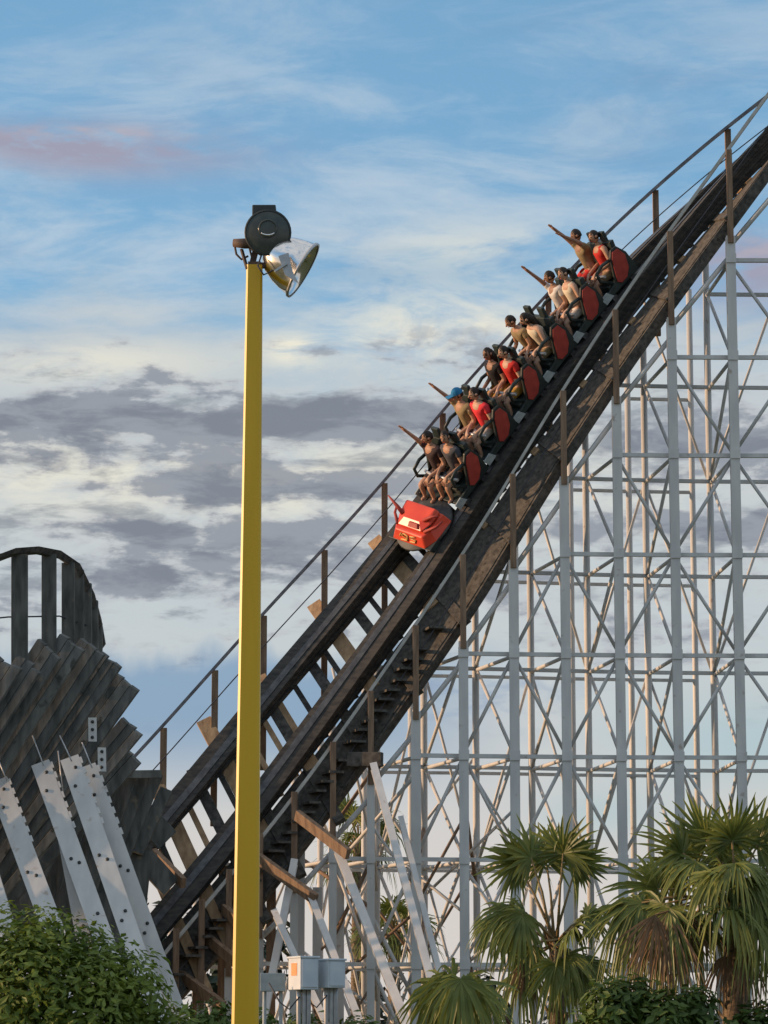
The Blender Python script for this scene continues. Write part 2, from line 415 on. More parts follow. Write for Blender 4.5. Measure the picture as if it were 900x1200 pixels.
# ------------------------------------------------------------------ banked turn at the left
turn = empty('banked_turn', at(40, 1000, 50) * 1.0, 'dark weathered board structure of the banked turn with stepped edge, left of the track', 'coaster turn')
turn.location.z = 0
cap, bases = [], []
for (cx, cy, yd) in ((-60, 668, 47.6), (0, 653, 48.6), (16, 647, 48.8), (43, 645, 49.3), (69, 650, 49.9), (91, 665, 50.6), (107, 698, 51.4), (115, 728, 51.9), (120, 757, 52.4)):
    cap.append(at(cx, cy, yd))
b = MB(); b.sweep([[q + a for a in (V((-.02, -.12, -.05)), V((-.02, .12, -.05)), V((.05, .12, .05)), V((.05, -.12, .05)))] for q in cap]); b.build('cap_rail', M['grey_wood'], turn)
for (x, w, y0, y1, yd) in ((-30, 20, 664, 800, 48.0), (23, 19, 650, 800, 49.0), (57.5, 17, 650, 810, 49.7), (80, 15, 660, 810, 50.3), (91.5, 14, 668, 812, 50.8), (101, 13, 684, 812, 51.2), (109, 12, 704, 812, 51.6), (115.5, 9, 730, 812, 52.0)):
    a, c = at(x, y0, yd), at(x, y1, yd); sc = yd / F
    b = MB(); b.beam(a, c, w * sc, .14, (0, 1, 0)); b.build('fence_post', M['turn_wood'], turn, .006)
b = MB(); b.tube([at(-40, 728, 48.2), at(10, 723, 49), at(70, 722, 50), at(108, 735, 51.4)], .014, 5); b.build('safety_cable', M['cable'], turn)
# broad deck boards fanned round the bank; each ends in a square corner
for n, (ex, ey, w, L, yd, ang) in enumerate(((-52, 800, 40, 330, 47.9, 57), (-20, 792, 40, 330, 48.2, 57), (8, 776, 36, 330, 48.55, 57), (34, 776, 32, 340, 48.9, 57), (58, 758, 34, 350, 49.3, 57), (84, 752, 34, 360, 49.7, 57), (108, 757, 33, 370, 50.1, 57),
                                        (130, 772, 29, 370, 50.5, 56), (148, 799, 34, 360, 50.9, 54), (154, 851, 31, 330, 51.3, 50), (150, 880, 40, 300, 51.7, 48))):
    d = (-math.cos(R(ang)), math.sin(R(ang))); nx = (d[1], -d[0])
    for h_, (s0, s1) in enumerate(((-.5, -.17), (-.155, .16), (.175, .5))):        # three planks to a deck section
        cut = rnd.uniform(0, 5) if h_ else 0; yo = yd + rnd.uniform(-.03, .03); q = []
        for (l, sx_) in ((cut, s0), (cut + rnd.uniform(-2, 2), s1), (L, s1), (L, s0)):
            q.append(at(ex + d[0] * l + nx[0] * w * sx_, ey + d[1] * l + nx[1] * w * sx_, yo - l / 330 * 1.3 + sx_ * -.12))
        b = MB(); b.prism(q, V((.03, .16, .03)))
        b.build('deck_board', M['turn_wood2' if (n * 3 + h_) % 4 == 1 else 'turn_wood'], turn, .006)
for (x0, y0, x1, y1, w, yd) in ((150, 906, 96, 1060, 22, 52.6), (166, 908, 120, 1030, 20, 52.75), (182, 906, 140, 1010, 19, 52.9), (134, 900, 70, 1070, 24, 52.4), (112, 912, 40, 1080, 26, 52.2), (88, 925, 10, 1090, 28, 52.0), (195, 925, 160, 1000, 15, 53.05)):
    b = MB(); b.beam(at(x0, y0, yd), at(x1, y1, yd - .3), w * yd / F, .09, (0, -1, .2)); b.build('deck_board', M['turn_wood'], turn, .008)
b = MB(); b.beam(at(128, 908, 52.2), at(188, 907, 52.7), .09, .14, (0, 0, 1)); b.build('deck_board', M['turn_wood2'], turn, .008)
for (x0, y0, x1, y1, w, yd) in ((-30, 1010, 175, 1030, 62, 52.6), (-30, 1068, 170, 1085, 66, 52.5), (-30, 1135, 180, 1150, 80, 52.4), (140, 925, 196, 985, 30, 52.9), (150, 985, 200, 1040, 26, 53.0)):
    b = MB(); b.beam(at(x0, y0, yd), at(x1, y1, yd + .3), .08, w * yd / F, (0, 0, 1)); b.build('deck_board', M['turn_wood'], turn, .008)
for (x, y) in ((108.5, 855), (119.5, 890)):     # small splice plates
    b = MB(); c = at(x, y, 49.7); b.box(c, V((.068, .01, 0)), V((0, .012, 0)), V((-.006, 0, .20)))
    for k in (-1, 0, 1): b.lathe(c + V((0, -.014, k * .13)), (0, -1, 0), [(0, .028), (.016, .028), (.016, 0)], 8, 1)
    b.build('splice_plate', [M['white'], M['lampdark']], turn)
for (x0, y0, x1, y1) in ((38, 862, 51, 897), (70, 862, 84, 892), (96, 870, 108, 900), (-4, 885, 8, 915), (68, 880, 74, 930)):
    b = MB(); b.tube([at(x0, y0, 49.0), at(x1, y1, 48.8)], .012, 5); b.build('tie_rod', M['galv'], turn)
for (x0, y0, x1, y1, w, Yt, Yb) in ((-2, 917, 62, 1088, 24, 49.0, 47.6), (48, 896, 118, 1090, 22, 49.1, 47.8), (82, 890, 158, 1110, 22, 49.0, 47.6), (103, 899, 205, 1180, 20, 49.3, 47.9), (72, 960, 96, 1090, 16, 49.0, 48.2), (118, 930, 184, 1110, 9, 49.7, 48.6), (124, 970, 200, 1170, 17, 49.4, 48.1), (-40, 930, 8, 1088, 20, 48.9, 47.6)):
    a, c = at(x0, y0, Yt), at(x1, y1, Yb); d = (c - a) / (a.z - c.z); foot = a + d * a.z; wm = w * Yt / F
    b = MB(); b.hbeam(a, foot, wm, .15, (0, -1, .15), .02)
    ax = (foot - a).normalized(); xx = ax.cross(V((0, -1, .15))).normalized(); yy = xx.cross(ax).normalized()
    if w > 12:
        for t in (.22, .55, 1.9, 2.02, 3.0, 3.14):          # bolts in the front flange
            b.lathe(a + ax * t + yy * .076 + xx * wm * (.18 if int(t * 10) % 2 else -.15), yy, [(0, .030), (.012, .030), (.012, 0)], 8, 1)
        for t in range(7):                                  # notched splice edge
            b.box(a + ax * (.12 + t * .2) - xx * (wm * .5 + .015) + yy * .066, xx * .022, yy * .009, ax * .06)
    b.build('steel_leg', [M['white'], M['lampdark']], turn)

# ------------------------------------------------------------------ train
ROWPX = [547 + 36.8 * i for i in range(6)]
def carmat(px):
    C, T, U, N, b = fr(px)
    T = (pt(px + 6, 0, 0) - pt(px - 6, 0, 0)).normalized(); U = (U - T * U.dot(T)).normalized(); N = U.cross(T)
    m = Matrix.Identity(4)
    for k, ax in enumerate((-U, -T, N)):
        for r_ in range(3): m[r_][k] = ax[r_]
    m.translation = C
    return m
train = empty('coaster_train', fr(640)[0], 'black and red coaster train full of riders plunging down the drop', 'coaster train')
def part(mb, name, m, parent, mw=None, bevel=0):
    o = mb.build(name, m, parent, bevel, local=True)
    if mw is not None: o.matrix_basis = Matrix.Translation(-train.location) @ mw
    return o
def oval(x, t, cy, cz, a, bx, ang, n=22):
    return [V((x, cy + math.cos(R(ang)) * a * math.cos(q) - math.sin(R(ang)) * bx * math.sin(q), cz + math.sin(R(ang)) * a * math.cos(q) + math.cos(R(ang)) * bx * math.sin(q))) for q in [2 * math.pi * i / n for i in range(n)]]
def car_parts(M4):
    b = MB()                                            # body: floor, side walls, seat shell
    b.abox(-.56, .56, -.46, .44, .44, .50)
    side = [(.44, .44), (.47, .55), (.24, .56), (.06, .60), (-.20, 1.01), (-.31, 1.11), (-.45, 1.09), (-.53, .86), (-.50, .44)]
    for sx in (-1, 1): b.prism([V((sx * .60, y, z)) for y, z in side], V((-sx * .06, 0, 0)))
    body = part(b, 'car', M['black'], train, M4, .012)
    b = MB(); b.prism([V((-.535, -.20, .62)), V((-.535, -.30, .62)), V((-.535, -.53, 1.20)), V((-.535, -.43, 1.22))], V((1.07, 0, 0))); b.prism([V((-.535, .22, .50)), V((-.535, .22, .62)), V((-.535, -.27, .58)), V((-.535, -.27, .50))], V((1.07, 0, 0)))
    part(b, 'seat', M['black'], body, None, .02)
    for x in (-.26, .26):
        b = MB(); b.prism([V((x - .11, -.43, 1.18)), V((x - .11, -.50, 1.17)), V((x - .11, -.57, 1.40)), V((x - .11, -.50, 1.42))], V((.22, 0, 0))); part(b, 'headrest', M['black'], body, None, .02)
    for sx in (-1, 1):
        b = MB(); b.prism([V((sx * .602, y, z)) for y, z in ((.02, .58), (-.19, .95), (-.30, 1.06), (-.43, 1.04), (-.47, .84), (-.36, .62), (-.20, .50), (-.04, .50))], V((sx * .022, 0, 0))); part(b, 'side_panel', M['dkred'], body, None, .006)
        b = MB(); b.prism([V((sx * .603, y, z)) for y, z in ((.50, .42), (.53, .58), (.34, .60), (.26, .44))], V((sx * .03, 0, 0))); part(b, 'step_plate', M['plate'], body, None, .006)
        b = MB(); b.tube([V((sx * .57, .10, .62)), V((sx * .57, .26, .82)), V((sx * .57, .22, .98)), V((sx * .57, .02, 1.02)), V((sx * .57, -.16, .98))], .035, 8); part(b, 'grab_rail', M['black'], body)
        for y in (-.28, .28):
            b = MB(); b.lathe(V((sx * .50, y, .44)), (sx, 0, 0), [(0, 0), (0, .072), (.08, .072), (.08, 0)], 14); b.abox(sx * .62 - .02, sx * .62 + .02, y - .06, y + .06, .24, .44); part(b, 'wheel', M['rail'], body)
    b = MB(); b.tube([V((-.50, .10, .80)), V((-.2, .17, .86)), V((.2, .17, .86)), V((.50, .10, .80))], .03, 8); part(b, 'lap_bar', M['galv'], body)
    b = MB(); b.beam(V((0, -.46, .44)), V((0, -.62, .44)), .1, .08); part(b, 'coupler', M['rail'], body)
    return body
cars = [car_parts(carmat(p)) for p in ROWPX]
# lead car's nose
NM = carmat(ROWPX[0] - 38) @ Matrix.Translation((0, 0, .38)) @ Matrix.Diagonal((1, 1, .80, 1)) @ Matrix.Translation((0, 0, -.38))
b = MB(); b.abox(-.54, .54, -.30, .30, .44, .50); b.prism([V((-.60, .16, .36)), V((-.60, .40, .36)), V((-.60, .44, .50)), V((-.60, .10, .52))], V((1.2, 0, 0)))
nose = part(b, 'car', M['black'], train, NM, .015)
b = MB()                                                # lower hood: sloping front, sides drawn in
lo = [V((-.46, .44, .50)), V((.46, .44, .50)), V((.60, .20, .50)), V((.60, -.30, .50)), V((-.60, -.30, .50)), V((-.60, .20, .50))]
hi = [V((-.38, .30, .73)), V((.38, .30, .73)), V((.47, .12, .75)), V((.50, -.28, .77)), V((-.50, -.28, .77)), V((-.47, .12, .75))]
b.add(lo + hi, [(5, 4, 3, 2, 1, 0), (6, 7, 8, 9, 10, 11)] + [(i, (i + 1) % 6, 6 + (i + 1) % 6, 6 + i) for i in range(6)]); part(b, 'hood', M['red'], nose, None, .025)
b = MB(); b.abox(-.42, .42, -.28, .16, .73, .79); part(b, 'air_slot', M['black'], nose, None, .02)
b = MB(); b.lathe(V((0, -.05, .40)), (0, 0, 1), [(0, 0), (0, .54), (.04, .61), (.10, .60), (.10, 0)], 24); part(b, 'bumper', M['bumper'], nose)
b = MB()
lo = [V((-.34, .25, .785)), V((.34, .25, .785)), V((.48, .02, .80)), V((.48, -.28, .81)), V((-.48, -.28, .81)), V((-.48, .02, .80))]
hi = [V((-.22, .08, .90)), V((.22, .08, .90)), V((.38, -.08, .93)), V((.42, -.27, .955)), V((-.42, -.27, .955)), V((-.38, -.08, .93))]
b.add(lo + hi, [(5, 4, 3, 2, 1, 0), (6, 7, 8, 9, 10, 11)] + [(i, (i + 1) % 6, 6 + (i + 1) % 6, 6 + i) for i in range(6)]); cowl = part(b, 'cowl', M['red'], nose, None, .04)
for sx in (-1, 1):
    b = MB(); b.tube([V((sx * .30, .02, .90)), V((sx * .50, -.06, 1.00)), V((sx * .66, -.12, 1.22 if sx > 0 else 1.0))], [.045, .035, .012], 8); part(b, 'fin', M['dkred'], nose)
    b = MB(); b.tube([V((sx * .38, .20, .76)), V((sx * .60, .02, .79)), V((sx * .66, -.12, .81))], [.035, .03, .02], 8); part(b, 'fin', M['dkred'], nose)
b = MB()                                                # small gold monogram on the sloping front
def hp(x, t): return V((x, .44 - .14 * t, .50 + .23 * t)) + V((0, .012, .006))
for path in (((.02, .28), (.02, .72), (.12, .80), (.20, .66), (.05, .48), (.02, .30), (.20, .26)), ((-.06, .30), (-.20, .32), (-.22, .55), (-.10, .56), (-.06, .72), (-.20, .78)), ((.20, .80), (.24, .50))):
    b.tube([hp(x, t) for x, t in path], .017, 6)
part(b, 'emblem', M['gold'], nose)
b = MB(); b.prism([V((-.26, .20, .82)), V((.02, .20, .82)), V((.02, .11, .88)), V((-.22, .11, .88))], V((0, .03, .03))); part(b, 'headlamp', M['dkred'], nose, None, .01)

# ------------------------------------------------------------------ riders
def skin_mesh(name, verts, edges, rad, m, sub=1):
    me = bpy.data.meshes.new(name); me.from_pydata(verts, edges, []); me.update()
    o = bpy.data.objects.new(name, me); COL.objects.link(o)
    s = o.modifiers.new('skin', 'SKIN'); s.use_smooth_shade = True
    for i, r_ in enumerate(rad): me.skin_vertices[0].data[i].radius = (r_, r_)
    me.skin_vertices[0].data[0].use_root = True
    if sub: q = o.modifiers.new('sub', 'SUBSURF'); q.levels = sub; q.render_levels = sub
    dg = bpy.context.evaluated_depsgraph_get(); dg.update()
    nm = bpy.data.meshes.new_from_object(o.evaluated_get(dg)); nm.name = name
    o.modifiers.clear(); o.data = nm; bpy.data.meshes.remove(me)
    nm.materials.clear(); nm.materials.append(m); nm.polygons.foreach_set('use_smooth', [True] * len(nm.polygons))
    return o
def person(px, seat, label, shirt, shorts, skin, arms, hair='short', lean=20, turn_=0, sleeve=True, legs=0, cap_=None, rise=0.0):
    """seat -1 near, 1 far; arms: per arm (left, right) 'up' | 'out' | 'bar'"""
    root = empty('person', (0, 0, 0), label, 'person', 'riders on the coaster train')
    mw = carmat(px) @ Matrix.Translation((seat * .225 + .035, -.10 + .05 * seat, .70 + rise)) @ Matrix.Scale(1.07, 4); root.matrix_world = mw
    up = V((0, -math.sin(R(lean)), math.cos(R(lean)))); fw = V((0, math.cos(R(lean)), math.sin(R(lean))))
    vs, es, rs = [], [], []
    def add(p, r_, par=None):
        vs.append(V(p)); rs.append(r_)
        if par is not None: es.append((par, len(vs) - 1))
        return len(vs) - 1
    P0 = add((0, 0, 0), .125)
    w = add(up * .17, .115, P0); ch = add(up * .34 + fw * .01, .135, w); up_ch = add(up * .45, .11, ch)
    nk = add(up * .54 + fw * .01, .052, up_ch); hb = add(up * .60 + fw * .015, .055, nk)
    shl = {}; arm_pts = {}
    for sx, mode in ((-1, arms[0]), (1, arms[1])):
        s0 = V((sx * .185, 0, 0)) + up * .455
        if mode == 'up': d1 = V((sx * .20, .08, .97)).normalized(); d2 = V((sx * .05, .16, .98)).normalized()
        elif mode == 'out': d1 = V((sx * .25, .35, .90)).normalized(); d2 = V((sx * .05, .42, .90)).normalized()
        else: d1 = V((sx * .26, .40, -.86)).normalized(); d2 = V((-sx * .25, .92, -.12)).normalized()
        el = s0 + d1 * .28; wr = el + d2 * .25
        if mode == 'bar': wr = V((sx * .13, .30, .21)); 
        hd = (wr - el).normalized() if mode != 'bar' else V((-sx * .2, .9, -.4)).normalized()
        a = add(s0, .062, up_ch); e = add(el, .042, a); wv = add(wr, .031, e)
        pm = add(wr + hd * .06, .042, wv); arm_pts[sx] = (s0, el)
        side_ = hd.cross(V((0, 1, .3))).normalized(); curl = side_.cross(hd).normalized()
        cv = .35 if mode == 'bar' else .12
        for k, L in enumerate((.070, .082, .076, .058)):
            off = side_ * (k - 1.5) * .027
            f0 = add(wr + hd * .095 + off, .012, pm); f1 = add(wr + hd * (.095 + L * .55) + off * 1.25 - curl * L * cv * .4, .011, f0)
            add(wr + hd * (.095 + L) + off * 1.35 - curl * L * cv, .010, f1)
        t0 = add(wr + hd * .045 - side_ * .042, .011, pm); add(wr + hd * .085 - side_ * .062 - curl * .01, .009, t0)
    lp = {}
    for sx in (-1, 1):
        h = V((sx * .095, .04, -.01)); kn = V((sx * .13, .43 - .02 * legs, .07)); an = V((sx * .13, .50, -.19)); toe = V((sx * .14, .60, -.165))
        a = add(h, .088, P0); k = add(kn, .060, a); cf = add(kn.lerp(an, .4) + V((0, -.02, 0)), .052, k); n = add(an, .036, cf); add(toe, .032, n); lp[sx] = (h, kn)
    body = skin_mesh('body', vs, es, rs, skin)
    # head: an egg with brow, nose and ears, welded into the body mesh
    hm = MB(); hc = up * .705 + fw * .02; tu = Matrix.Rotation(R(turn_), 3, up); X = tu @ V((1, 0, 0)); Y = tu @ fw
    rows, n = 12, 16; base = []
    for i in range(rows + 1):
        th = math.pi * i / rows; ring = []
        for k in range(n):
            ph = 2 * math.pi * k / n; x, y, z = math.sin(th) * math.cos(ph) * .075, math.sin(th) * math.sin(ph) * .095, math.cos(th) * .118
            if z < 0: x *= 1 - .9 * abs(z); y *= 1 - .5 * abs(z)
            if y > .05 and -.03 < z < .03 and abs(x) < .012: y += .018
            if y > .05 and .012 < z < .04 and .02 < abs(x) < .05: y -= .008
            ring.append(hc + X * x + Y * y + up * z)
        base.append(ring)
    hm.sweep(base); hm.sm = [True] * len(hm.sm)
    for sx in (-1, 1): hm.lathe(hc + X * sx * .074 - Y * .005, X * sx, [(-.01, .028), (.012, .026), (.016, 0)], 8)
    hm.tube([hc + Y * .09 + up * .025, hc + Y * .118 - up * .018, hc + Y * .096 - up * .026], [.008, .014, .010], 6)
    for sx in (-1, 1): hm.lathe(hc + X * sx * .031 + Y * .080 + up * .018, Y, [(-.004, .013), (.010, .009), (.012, 0)], 8, 1)
    hm.box(hc + Y * .092 - up * .055, X * .024, Y * .004, up * .006, 2)
    bm = bmesh.new(); bm.from_mesh(body.data)
    hme = hm.mesh('head', [skin]); bm.from_mesh(hme); bm.to_mesh(body.data); bm.free(); bpy.data.meshes.remove(hme)
    body.data.materials.append(HAIR); body.data.materials.append(M['dkred'])
    body.parent = root
    # shirt and shorts: shells that follow the body and end at neckline, cuffs and hems
    sv = [up * .00, up * .17, up * .34 + fw * .01, up * .45, up * .515]; se = [(0, 1), (1, 2), (2, 3), (3, 4)]; sr = [.138, .128, .150, .122, .062]
    for sx in (-1, 1):
        s0, el = arm_pts[sx]; i = len(sv); sv += [s0]; se.append((3, i)); sr.append(.074)
        if sleeve: sv += [s0.lerp(el, .55)]; se.append((i, i + 1)); sr.append(.060)
    skin_mesh('shirt', sv, se, sr, shirt).parent = root
    sv = [V((0, 0, -.02)), V((0, -.01, .06))]; se = [(0, 1)]; sr = [.142, .132]
    for sx in (-1, 1):
        h, kn = lp[sx]; i = len(sv); sv += [h, h.lerp(kn, .72)]; se += [(0, i), (i, i + 1)]; sr += [.104, .080]
    skin_mesh('shorts', sv, se, sr, shorts).parent = root
    hb_ = MB(); ring = []
    for i in range(9):
        th = math.pi * i / 8 * (.60 if hair == 'short' else .78); rr = []
        for k in range(16):
            ph = 2 * math.pi * k / 16; y = math.sin(ph)
            tt = th * (.62 if y > .45 else 1.0)
            sc = 1.0 + .04 * ((k * 7 + i * 3) % 5) / 5
            rr.append(hc + X * math.sin(tt) * math.cos(ph) * .080 * sc + Y * (math.sin(tt) * y * .101 - .010) * sc + up * (math.cos(tt) * .124) * sc)
        ring.append(rr)
    hb_.sweep(ring); hb_.sm = [True] * len(hb_.sm)
    if hair == 'long':
        hb_.tube([hc - Y * .06 + up * .02, hc - Y * .095 - up * .10, hc - Y * .10 - up * .22, hc - Y * .11 - up * .30], [.07, .075, .06, .02], 8)
    ho = hb_.build('hair', HAIR, root, local=True)
    if cap_:
        c = MB(); rg = []
        for i in range(6):
            th = math.pi * i / 5 * .47
            rg.append([hc + X * math.sin(th) * math.cos(2 * math.pi * k / 14) * .094 + Y * (math.sin(th) * math.sin(2 * math.pi * k / 14) * .115) + up * (math.cos(th) * .128 + .014) for k in range(14)])
        c.sweep(rg); c.box(hc + Y * .15 + up * .03, X * .07, Y * .06, up * .006); c.build('cap', cap_, root, local=True)
    return root
C_ = dict(red=cloth('red_cloth', 200, 45, 40), pink=cloth('coral_pink_cloth', 235, 60, 70), tan=cloth('tan_cloth', 150, 132, 98), cream=cloth('cream_cloth', 222, 212, 190), black=cloth('black_cloth', 30, 30, 34),
          grey=cloth('grey_cloth', 78, 80, 88), khaki=cloth('khaki_cloth', 150, 128, 100), navy=cloth('navy_cloth', 35, 42, 75), white=cloth('white_cloth', 215, 210, 205), brown=cloth('brown_cloth', 66, 50, 52), blue=cloth('blue_cloth', 45, 130, 180), yellow=cloth('mustard_cloth', 190, 150, 70))
s1, s2, s3 = SKIN
RID = [
    (0, 1, 'rider in brown shirt with one arm thrown up, far seat of the front row', 'brown', 'black', s1, ('bar', 'up'), 'short'),
    (0, -1, 'rider in grey shirt gripping the lap bar, near seat of the front row', 'grey', 'grey', s1, ('bar', 'bar'), 'short'),
    (1, 1, 'rider in tan shirt and bright blue cap, arm raised beside a pink shirt', 'tan', 'brown', s1, ('bar', 'up'), 'short'),
    (1, -1, 'rider in coral pink shirt and white shorts, second row, near seat', 'pink', 'white', s2, ('bar', 'bar'), 'short'),
    (2, 1, 'rider in black shirt and mustard shorts in the third row', 'black', 'yellow', s3, ('bar', 'bar'), 'long'),
    (2, -1, 'rider in bright red shirt and mustard shorts, third row near seat', 'red', 'yellow', s2, ('bar', 'bar'), 'short'),
    (3, 1, 'rider in tan shirt leaning forward in the fourth row, far seat', 'tan', 'brown', s1, ('bar', 'bar'), 'short'),
    (3, -1, 'rider in cream sleeveless top hunched over the lap bar, fourth row', 'cream', 'tan', s2, ('bar', 'bar'), 'long'),
    (4, 1, 'rider in white shirt and black shorts, right arm flung forward, fifth row', 'white', 'black', s3, ('bar', 'up'), 'short'),
    (4, -1, 'rider in cream top and white shorts beside the raised arm, fifth row', 'cream', 'white', s2, ('bar', 'bar'), 'short'),
    (5, 1, 'rider in tan shirt and red shorts with both arms raised, last row', 'tan', 'red', s3, ('out', 'up'), 'short'),
    (5, -1, 'rider in red tank top and khaki shorts, last row near seat', 'red', 'khaki', s1, ('bar', 'bar'), 'short'),
]
for row, seat, lab, sh, st, sk, arms, hair in RID:
    person(ROWPX[row], seat, lab, C_[sh], C_[st], sk, arms, hair, lean=20 if row not in (3,) else 4, turn_=rnd.uniform(-25, 25), sleeve=sh not in ('cream', 'red') or row == 2, cap_=C_['blue'] if (row, seat) == (1, 1) else None, rise=.15 if (row, seat) == (5, 1) else 0)

# ------------------------------------------------------------------ yellow lamp post with two floodlights
PD = 25.0; ps = PD / F
foot, top = at(286.2, 1290, PD), at(298.3, 312, PD); foot = foot + (foot - top).normalized() * ((foot.z + .1) / ((top - foot).normalized().z))
lamp = empty('lamp_post', V((foot.x, foot.y, 0)), 'tall yellow painted pole carrying two floodlights in the foreground', 'lamp post')
b = MB(); rings = []
for t in (0, 1):
    c = foot.lerp(top, t); w = (.122 if t == 0 else .068); ch = w * .22
    rings.append([c + V(q) for q in ((-w, -w + ch, 0), (-w + ch, -w, 0), (w - ch, -w, 0), (w, -w + ch, 0), (w, w - ch, 0), (w - ch, w, 0), (-w + ch, w, 0), (-w, w - ch, 0))])
b.sweep(rings); b.build('pole', M['yellow'], lamp)
b = MB(); b.abox(top.x - .055, top.x + .055, PD - .055, PD + .055, top.z - .01, top.z + .03); b.beam(top + V((-.02, 0, .02)), top + V((.02, .0, .19)), .05, .05, (0, 1, 0)); b.beam(top + V((-.06, -.05, -.04)), at(283, 292, PD), .03, .02); b.beam(top + V((.05, -.03, 0)), at(322, 312, PD), .05, .03, (0, 1, 0)); b.build('bracket', M['rust'], lamp, .004)
fc = at(314, 273, PD - .12); ax = V((.02, -1, -.08)).normalized()
b = MB(); b.lathe(fc, ax, [(-.26, 0), (-.26, .07), (-.17, .10), (-.09, .165), (0, .195), (.012, .203), (.022, .203), (.022, .188)], 32)
hd = b.build('floodlight', M['lampdark'], lamp)
b = MB(); b.lathe(fc, ax, [(.016, .188), (.03, .15), (.038, .08), (.04, 0)], 32); b.lathe(fc + ax * .036 + V((0, 0, .03)), ax, [(0, .085), (.012, .08), (.012, .07), (.004, .066)], 28); b.build('lens', M['glass'], hd)
b = MB(); b.tube([fc + ax * .044 + V((.075 * math.sin(R(a)), 0, .032 - .06 * math.cos(R(a)))) for a in range(-50, 51, 10)], [.004, .007, .009, .010, .011, .011, .011, .010, .009, .007, .004], 6); b.build('lens_highlight', M['chrome'], hd)  # crescent highlight on the lens, shaped as a bright metal strip
b = MB(); q = at(309.5, 247, PD + .1); b.abox(q.x - .10, q.x + .105, q.y - .1, q.y + .1, q.z - .08, q.z + .028); b.build('ballast_box', M['lampdark'], hd, .01)
b = MB(); q = at(281, 285, PD); b.lathe(q + V((-.055, -.01, 0)), (1, -.15, -.1), [(0, 0), (0, .035), (.10, .045), (.16, .04)], 12); b.tube([at(275, 288, PD), at(277, 298, PD), at(283, 304, PD), at(291, 300, PD)], .01, 6); b.build('photocell', M['rust'], lamp)
b = MB(); b.tube([at(306, 300, PD - .1), at(302, 312, PD - .14), at(309, 322, PD - .14), at(318, 318, PD - .1), at(322, 306, PD - .1)], .008, 6); b.tube([at(309, 252, PD + .05), at(296, 262, PD + .1), at(290, 282, PD + .1), at(296, 305, PD + .02)], .009, 6); b.build('cable', M['cable'], lamp)
# second lamp: bright spun reflector, mouth turned to the right
oc = at(352, 315, PD + .02); ax2 = V((.84, -.02, -.50)).normalized()
b = MB(); b.lathe(oc, ax2, [(-.36, .03), (-.345, .075), (-.31, .125), (-.25, .175), (-.16, .215), (-.07, .238), (0, .25), (.012, .262), (.024, .262), (.024, .246), (-.02, .236), (-.14, .205), (-.24, .155), (-.31, .09), (-.33, 0)], 36)
bell = b.build('floodlight', M['chrome'], lamp)
b = MB(); b.lathe(oc, ax2, [(.014, .255), (.014, .267), (.034, .267), (.034, .25)], 36); b.build('rim', M['galv'], bell)
b = MB(); b.prism([at(326, 300, PD - .26), at(338, 296, PD - .26), at(343, 318, PD - .26), at(350, 332, PD - .26), at(334, 322, PD - .26)], V((0, .012, 0))); b.beam(at(322, 318, PD - .27), at(336, 309, PD - .27), .018, .03, (0, 1, 0)); b.build('yoke', M['galv'], bell)
b = MB(); b.lathe(oc - ax2 * .34, -ax2, [(0, .05), (.02, .075), (.12, .075), (.13, 0)], 16); b.build('ballast_box', M['lampdark'], bell)

# ------------------------------------------------------------------ electrical cabinets on a pipe stand
def cabinet(x0, x1, y0, y1, Y, label, stick):
    a, c = at(x0, y1, Y), at(x1, y0, Y); mid = V(((a.x + c.x) / 2, Y, 0))
    o = empty('electrical_cabinet', mid, label, 'cabinet')
    hw, h0, h1 = (c.x - a.x) / 2, a.z, c.z; ca, sa = math.cos(R(-28)), math.sin(R(-28)); ex, ey = V((ca, -sa, 0)) * .82, V((sa, ca, 0))
    b = MB(); ctr = V((mid.x, Y, (h0 + h1) / 2)); b.box(ctr, ex * hw, ey * .20, Z * (h1 - h0) / 2); b.box(ctr + Z * (h1 - h0) * .5, ex * (hw + .02), ey * .225, Z * .015); bo = b.build('housing', M['cabinet'], o, .008)
    b = MB(); b.box(ctr - ey * .205, ex * hw * .86, ey * .008, Z * (h1 - h0) * .43); b.build('door', M['cabinet'], o, .004)
    for k in (-.5, .1, .6):
        b = MB(); b.tube([V((mid.x + ex.x * hw * k, Y, h0 + .01)), V((mid.x + ex.x * hw * k, Y, h0 - .12)), V((mid.x + ex.x * hw * k, Y + .02, 0))], [.035, .035, .022], 8); b.build('conduit', M['galv'], o)
    if stick: b = MB(); b.box(ctr - ex * (hw + .004) + Z * .06, ex * .004, ey * .09, Z * .09); b.build('sticker', M['sticker'], o)
    b = MB(); b.tube([V((mid.x - .05, Y - .05, h0 - .1)), V((mid.x - .2, Y - .1, h0 - .28)), V((mid.x - .34, Y - .05, h0 - .18)), V((mid.x - .5, Y, h0 + .1))], .012, 6); b.build('cable', M['cable'], o)
cabinet(341, 370, 1122, 1160, 44.0, 'pale electrical cabinet with an orange sticker on its sunlit side', True)
cabinet(374, 401, 1125, 1158, 44.1, 'plain pale electrical cabinet beside the one with the orange sticker', False)
b = MB(); a = at(305, 1160, 44.4); c = at(334, 1142, 44.4); b.box(V(((a.x + c.x) / 2, 44.5, (a.z + c.z) / 2)), V(((c.x - a.x) / 2, 0, 0)), V((0, .12, 0)), V((0, 0, .02 + (c.z - a.z) / 2)))
for k in (0, 1): b.tube([V((a.x + .06 + k * .24, 44.5, 0)), V((a.x + .06 + k * .24, 44.5, a.z))], .03, 8)
tag(b.build('junction_box', M['plate'], None, .006), 'low grey junction box on two pipes just right of the yellow pole', 'junction box')

